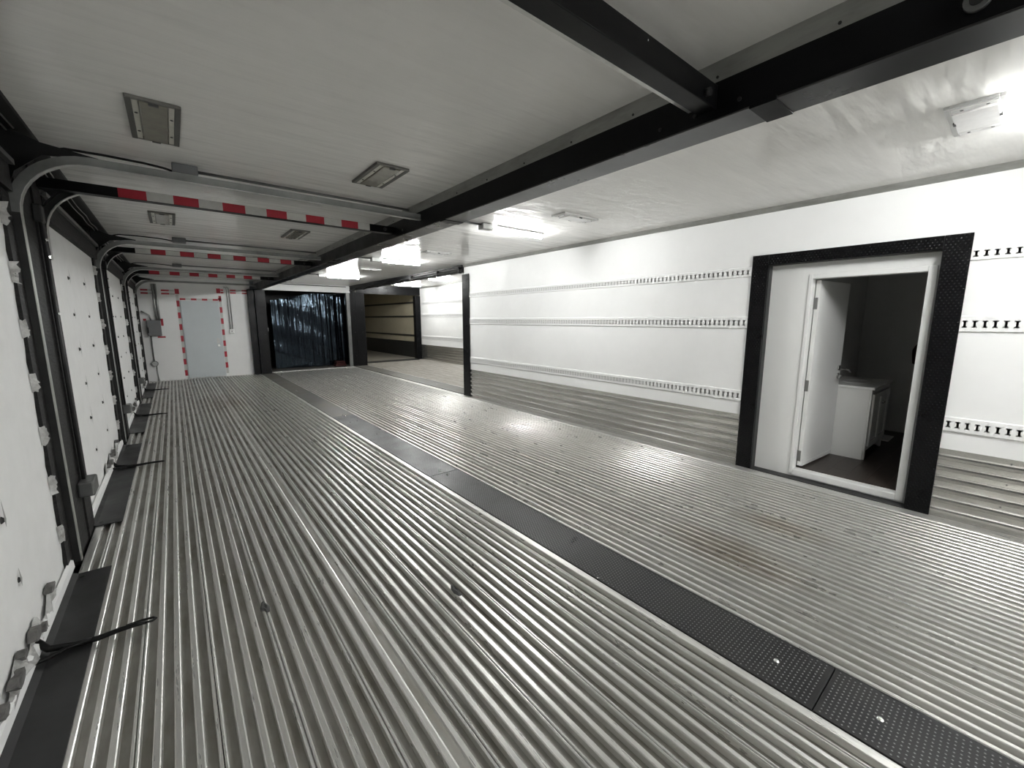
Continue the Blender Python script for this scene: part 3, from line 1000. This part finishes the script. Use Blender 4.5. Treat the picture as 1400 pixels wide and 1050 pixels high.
tube_light(3.02, 3.76, 4.05, ZC, 'bright ceiling tube light nearest in view', 2.08)
tube_light(3.03, 3.77, 7.45, ZC, 'bright ceiling tube light second in view, before the plastic sheet', 2.08)
tube_light(3.03, 3.80, 10.9, ZC, 'bright ceiling tube light farthest back near the white header', 2.08)
tube_light(3.10, 3.84, -0.09, ZC, 'ceiling tube light just past the right edge of the picture', 2.08)
tube_light(3.05, 3.79, -2.6, ZC, 'ceiling tube light behind the camera', 2.08)
tube_light(0.85, 1.50, -2.2, ZC, 'unseen fill tube light added behind the camera in the left trailer')  # unseen tube added as fill to lift the left ceiling
tube_light(6.10, 7.05, 13.96, ZC3, 'tube light in the third trailer, left of the two in view')
tube_light(6.04, 6.77, 11.4, ZC3, 'tube light in the third trailer, right of the two in view')


def ceiling_light(cx, cy, lx, ly, label, white=False, group=None):
    """flush ceiling lamp that is off: frame, cream end strips, tan lens and screws"""
    t = thing('ceiling_light', label, 'lamp', (cx, cy, ZC), group)
    z = ZC
    fm, ls, lc = (FRAMEW, LENSW, LENSW) if white else (FRAMEG, LENS, LENSD)
    mb = MB()
    a, b = lx / 2, ly / 2
    e = 0.022
    for (x0, y0, x1, y1) in ((-a, -b, a, -b + e), (-a, b - e, a, b), (-a, -b + e, -a + e, b - e), (a - e, -b + e, a, b - e)):
        mb.box(cx + x0, cy + y0, z - 0.016, cx + x1, cy + y1, z)
    part('frame', mb, fm, t, bevel=0.003)
    along_y = ly > lx
    if not white:
        for s in (-1, 1):
            part('end_plate', MB().box(cx + s * a * 0.80, cy - b + 0.004, z - 0.018, cx + s * (a + 0.004), cy + b - 0.004, z), FRAMEE, t, bevel=0.002)
    if along_y:
        part('lens', MB().box(cx - a * 0.54, cy - b + e, z - 0.022, cx + a * 0.54, cy + b - e, z), lc, t, bevel=0.006)
        for s in (-1, 1):
            part('lens_strip', MB().box(cx + s * a * 0.56, cy - b + e, z - 0.016, cx + s * a * 0.79, cy + b - e, z), ls, t, bevel=0.002)
            for q in (-0.2, 0.25):
                part('screw', MB().cyl((cx + s * a * 0.68, cy + q * ly, z - 0.015), (0, 0, -1), 0.007, 0.004, 8), TUFTM, t)
    else:
        part('lens', MB().box(cx - a * 0.66, cy - b + e, z - 0.026, cx + a * 0.62, cy + b - e, z), lc, t, bevel=0.006)
        for s in (-1, 1):
            part('lens_strip', MB().box(cx + s * a * 0.70, cy - b + e, z - 0.020, cx + s * (a - e), cy + b - e, z), ls, t, bevel=0.004)
            for q in (-0.22, 0.2):
                part('screw', MB().cyl((cx + s * a * 0.80, cy + q * ly, z - 0.018), (0, 0, -1), 0.007, 0.004, 8), TUFTM, t)
    for s in (-1, 1):
        part('clip', MB().box(cx - 0.02, cy + s * (b - e * 1.1) - 0.006, z - 0.026, cx + 0.02, cy + s * (b - e * 1.1) + 0.006, z - 0.014), TUFTM, t)
    return t


GL = 'unlit flush ceiling lights'
ceiling_light(0.03, 3.16, 0.21, 0.60, 'unlit tan ceiling light at upper left, nearest the left wall', False, GL)
ceiling_light(1.32, 3.22, 0.235, 0.52, 'unlit ceiling light beside the grey roof rail, nearest one', False, GL)
ceiling_light(0.02, 5.97, 0.21, 0.62, 'small unlit ceiling light just behind the nearest striped crossbar', False, GL)
ceiling_light(1.32, 6.02, 0.21, 0.60, 'small unlit ceiling light near the roof beam, second along', False, GL)
ceiling_light(1.30, 8.9, 0.21, 0.60, 'unlit ceiling light farthest back beside the roof beam', False, GL)
ceiling_light(3.45, 0.31, 0.50, 0.215, 'white unlit ceiling light at upper right', True, GL)
ceiling_light(3.45, 3.19, 0.52, 0.20, 'white unlit ceiling light right of the nearest lit tube', True, GL)
ceiling_light(3.45, 6.22, 0.45, 0.20, 'white unlit ceiling light behind the nearest lit tube', True, GL)
ceiling_light(3.45, 9.2, 0.45, 0.20, 'faint white unlit ceiling light behind the second lit tube', True, GL)

for (x, y, lab) in ((0.242, 2.48, 'small black scrap of dirt in a floor groove, left of centre'), (1.145, 1.95, 'small dark scrap of dirt on the ribbed floor left of the cover plate')):
    t = thing('dirt_scrap', lab, 'debris', (x, y, 0.0))
    mb = MB()
    ring = [(x + 0.022 * math.cos(q * 0.7) * random.uniform(0.4, 1.3), y + 0.07 * math.sin(q * 0.7) * random.uniform(0.4, 1.2)) for q in range(9)]
    mb.v += [(a, b, 0.0005) for a, b in ring] + [((a + x) / 2, (b + y) / 2, 0.007 + random.uniform(0, 0.004)) for a, b in ring] + [(x, y, 0.004)]
    for q in range(9):
        j = (q + 1) % 9
        mb.face([q, j, 9 + j, 9 + q])
        mb.face([9 + q, 9 + j, 18])
    part('scrap', mb, TUFTM, t)

# ------------------------------------------------------------------ the doorway on the right and the room behind it
t = thing('door_1', 'white door standing open in a recess framed by black tread plate', 'door', (XW, 1.1, 0.0), None, 'structure')
XF, XP = XW, 4.752
fy0, fy1, fyi0, fyi1, fz, fzi = 0.338, 1.852, 0.490, 1.703, 2.208, 2.107


def tread_face(y0, y1, z0, z1, x):
    mb = MB()
    p = 0.026
    r = 0
    z = z0 + 0.014
    while z < z1 - 0.008:
        y = y0 + 0.012 + (r % 2) * p / 2
        while y < y1 - 0.008:
            o = len(mb.v)
            a, h = 0.0058, 0.003
            mb.v += [(x, y - a, z), (x, y, z - a), (x, y + a, z), (x, y, z + a), (x - h, y, z)]
            for k in range(4):
                mb.face([o + k, o + 4, o + (k + 1) % 4], 0, True)
            y += p
        z += p * 0.8
        r += 1
    return mb


for (y0, y1, z0, z1) in ((fyi1, fy1, 0.0, fz), (fy0, fyi0, 0.0, fz), (fyi0, fyi1, fzi, fz)):
    pf = part('frame_plate', MB().box(XF - 0.004, y0 + 0.0008, z0, XF + 0.02, y1 - 0.0008, z1), GLOSSK, t, bevel=0.0015)
    part('tread', tread_face(y0, y1, z0, z1, XF - 0.004), TREADK, pf, kind='stuff')
mb = MB().box(XF + 0.02, fyi1 - 0.004, 0.0, XP, fyi1 + 0.01, fzi).box(XF + 0.02, fyi0 - 0.01, 0.0, XP, fyi0 + 0.004, fzi)
mb.box(XF + 0.02, fyi0, fzi - 0.004, XP, fyi1, fzi + 0.01).box(XF - 0.004, fyi0, -0.01, XP, fyi1, 0.006)
part('reveal', mb, DARKST, t)
oy0, oy1, oz0, oz1 = 0.565, 1.345, 0.075, 1.955
mb = MB().box(XP, oy1, 0.006, XP + 0.09, fyi1, fzi).box(XP, fyi0, 0.006, XP + 0.09, oy0, fzi).box(XP, oy0, oz1, XP + 0.09, oy1, fzi).box(XP, oy0, 0.006, XP + 0.09, oy1, oz0)
part('wall_panel', mb, DOORW, t)
mb = MB()
cw = 0.045
mb.box(XP - 0.012, oy1, oz0 - cw, XP + 0.001, oy1 + 0.03, oz1 + cw).box(XP - 0.014, oy0 - 0.055, 0.02, XP + 0.001, oy0, oz1 + cw)
mb.box(XP - 0.012, oy0, oz1, XP + 0.001, oy1, oz1 + cw).box(XP - 0.014, oy0, oz0 - 0.06, XP + 0.001, oy1, oz0)
part('casing', mb, DOORW, t, bevel=0.005)
# leaf, opened inwards by about 85 degrees
th = math.radians(4.5)
hx, hy = 4.838, 1.338
dx, dy = math.cos(th), -math.sin(th)
px_, py_ = -dy, dx


def leaf_box(u0, u1, v0, v1, z0, z1, mb=None):
    mb = mb or MB()
    P = []
    for z in (z0, z1):
        for (u, v) in ((u0, v0), (u1, v0), (u1, v1), (u0, v1)):
            P.append((hx + u * dx + v * px_, hy + u * dy + v * py_, z))
    return mb.add(P, [(0, 3, 2, 1), (4, 5, 6, 7), (0, 1, 5, 4), (1, 2, 6, 5), (2, 3, 7, 6), (3, 0, 4, 7)])


leaf = part('door_leaf', leaf_box(0, 0.755, -0.038, 0.0, 0.098, 1.945), DOORW, t, bevel=0.002)
for zz in (1.727, 0.923, 0.200):
    part('hinge', leaf_box(-0.004, 0.0, -0.026, 0.008, zz - 0.055, zz + 0.055), HINGE, leaf)
mb = MB()


def L(u, v, z): return (hx + u * dx + v * px_, hy + u * dy + v * py_, z)


mb.tube([L(0.69, -0.038, 0.975), L(0.69, -0.085, 0.975)], 0.012, 8)
mb.tube([L(0.69, -0.046, 0.975), L(0.69, -0.040, 0.975)], 0.032, 14)
mb.tube([L(0.70, -0.085, 0.975), L(0.66, -0.090, 0.976), L(0.58, -0.088, 0.972)], 0.011, 8)
part('lever_handle', mb, CHROME, leaf, label='chrome lever handle')
mb = MB().tube([L(0.69, -0.050, 1.06), L(0.69, -0.038, 1.06)], 0.028, 14)
part('deadbolt', mb, CHROME, leaf)
part('door_sweep', leaf_box(0.005, 0.75, -0.044, -0.038, 0.10, 0.135), DOORW, leaf)

RX1, RY0, RY1, RZ0, RZ1 = 7.42, -0.7, 1.46, 0.08, 2.35
mb = MB().box(XP + 0.09, RY0, 0.0, RX1, RY1, RZ0 - 0.012)
fl = struct('floor', mb, BEAMK)
x = XP + 0.0
k = 0
yy = RY0
while yy < RY1 - 0.01:
    off = (0.0, 0.55, 0.25)[k % 3]
    xs = [XP + 0.09] + [XP + 0.09 + off + 1.2 * j for j in range(0, 4) if 0.05 < off + 1.2 * j < 2.55] + [RX1]
    for j in range(len(xs) - 1):
        part('floor_plank', MB().box(xs[j] + 0.001, yy + 0.001, RZ0 - 0.012, xs[j + 1] - 0.001, min(yy + 0.15, RY1) - 0.001, RZ0), WOOD, fl)
    yy += 0.15
    k += 1
struct('wall_room', MB().box(RX1, RY0, 0.0, RX1 + 0.08, RY1, RZ1), ROOMW)
struct('wall_room', MB().box(XP + 0.09, RY1, 0.0, RX1 + 0.08, RY1 + 0.08, RZ1), ROOMW)
struct('wall_room', MB().box(XP + 0.09, RY0 - 0.08, 0.0, RX1 + 0.08, RY0, RZ1), ROOMW)
struct('wall_room', MB().box(XP + 0.0, RY0, 0.0, XP + 0.09, fyi0, RZ1).box(XP, fyi1, 0.0, XP + 0.09, RY1 + 0.4, RZ1).box(XP, fyi0, fzi + 0.01, XP + 0.09, fyi1, RZ1), ROOMW)
struct('ceiling', MB().box(XP, RY0, RZ1, RX1 + 0.08, RY1 + 0.08, RZ1 + 0.05), ROOMW)

# vanity
t = thing('vanity', 'white bathroom vanity cabinet behind the open white door', 'vanity', (6.04, 1.2, RZ0))
vx0, vx1, vy0, vy1, vz = 5.612, 6.47, 0.955, 1.450, 0.845
mb = MB()
mb.box(vx0, vy0 + 0.018, RZ0, vx0 + 0.018, vy1, vz).box(vx1 - 0.018, vy0 + 0.018, RZ0, vx1, vy1, vz)
mb.box(vx0 + 0.018, vy1 - 0.012, RZ0 + 0.1, vx1 - 0.018, vy1, vz).box(vx0 + 0.018, vy0 + 0.03, RZ0 + 0.10, vx1 - 0.018, vy1 - 0.012, RZ0 + 0.118)
part('cabinet_body', mb, VANW, t, bevel=0.002)
mb = MB().box(vx0, vy0, RZ0 + 0.10, vx0 + 0.045, vy0 + 0.018, vz).box(vx1 - 0.045, vy0, RZ0 + 0.10, vx1, vy0 + 0.018, vz)
mb.box(vx0 + 0.045, vy0, RZ0 + 0.10, vx1 - 0.045, vy0 + 0.018, RZ0 + 0.14).box(vx0 + 0.045, vy0, vz - 0.05, vx1 - 0.045, vy0 + 0.018, vz)
part('face_frame', mb, VANW, t, bevel=0.002)
mid = (vx0 + vx1) / 2
for (a, b, kx) in ((vx0 + 0.05, mid - 0.003, mid - 0.04), (mid + 0.003, vx1 - 0.05, mid + 0.04)):
    z0, z1 = RZ0 + 0.145, vz - 0.055
    mb = MB().box(a + 0.045, vy0 - 0.006, z0 + 0.045, b - 0.045, vy0 + 0.006, z1 - 0.045)
    for (x0, zz0, x1, zz1) in ((a, z0, a + 0.05, z1), (b - 0.05, z0, b, z1), (a + 0.05, z0, b - 0.05, z0 + 0.05), (a + 0.05, z1 - 0.05, b - 0.05, z1)):
        mb.box(x0, vy0 - 0.018, zz0, x1, vy0, zz1)
    d = part('cabinet_door', mb, VANW, t, bevel=0.003)
    part('door_knob', MB().cyl((kx, vy0 - 0.018, z1 - 0.12), (0, -1, 0), 0.012, 0.024, 10), CHROME, d)
for fx in (vx0 + 0.02, vx1 - 0.06):
    part('foot', MB().prism([(fx, RZ0), (fx + 0.035, RZ0), (fx + 0.045, RZ0 + 0.1), (fx, RZ0 + 0.1)], vy0 + 0.004, vy0 + 0.03), VANW, t)
mb = MB().box(vx0 - 0.012, vy0 - 0.02, vz, vx1 + 0.012, vy1, vz + 0.026)
part('countertop', mb, CERAM, t, bevel=0.004)
mb = MB()
sg = 20
rings = [(0.20, 0.13, 0.026), (0.185, 0.118, 0.034), (0.165, 0.10, 0.028), (0.06, 0.04, 0.0265)]
o = 0
for (a, b, z) in rings:
    for k in range(sg):
        tt = 2 * math.pi * k / sg
        mb.v.append((mid + a * math.cos(tt), 1.18 + b * math.sin(tt), vz + z))
for r in range(3):
    for k in range(sg):
        j = (k + 1) % sg
        mb.face([r * sg + k, r * sg + j, (r + 1) * sg + j, (r + 1) * sg + k], 0, True)
mb.face([3 * sg + k for k in range(sg)])
part('basin_rim', mb, CERAM, t)
mb = MB().tube([(mid, 1.36, vz + 0.026), (mid, 1.36, vz + 0.13), (mid, 1.33, vz + 0.16), (mid, 1.26, vz + 0.15), (mid, 1.245, vz + 0.12)], 0.012, 8)
mb.cyl((mid - 0.08, 1.37, vz + 0.026), (0, 0, 1), 0.015, 0.05, 8).cyl((mid + 0.08, 1.37, vz + 0.026), (0, 0, 1), 0.015, 0.05, 8)
part('faucet', mb, CHROME, t)

# dark red cloth hanging on the room's back wall, white mat on its floor
t = thing('hanging_cloth', 'dark red cloth on the back wall, half hidden by the right door jamb', 'cloth', (RX1, 0.78, 1.3))
mb = MB()
n = 10
for r in range(9):
    f = r / 8
    for c in range(n + 1):
        g = c / n
        wd = 0.13 * (0.35 + 0.65 * min(1, f * 2.2)) * (1 - 0.25 * max(0, f - 0.6))
        mb.v.append((RX1 - 0.03 - 0.02 * math.sin(g * 9 + f), 0.79 + (g - 0.5) * 2 * wd, 1.34 - 0.34 * f + 0.015 * math.sin(g * 7)))
for r in range(8):
    for c in range(n):
        o = r * (n + 1) + c
        mb.face([o, o + n + 1, o + n + 2, o + 1], 0, True)
part('cloth', mb, RED, t)
part('hook', MB().tube([(RX1, 0.79, 1.36), (RX1 - 0.04, 0.79, 1.35), (RX1 - 0.045, 0.79, 1.375)], 0.006, 6), CHROME, t)
t = thing('floor_mat', 'small white mat on the dark floor beyond the vanity', 'mat', (6.85, 1.02, RZ0))
part('mat', MB().box(6.72, 0.93, RZ0 + 0.001, 7.05, 1.12, RZ0 + 0.014), CERAM, t, bevel=0.006)
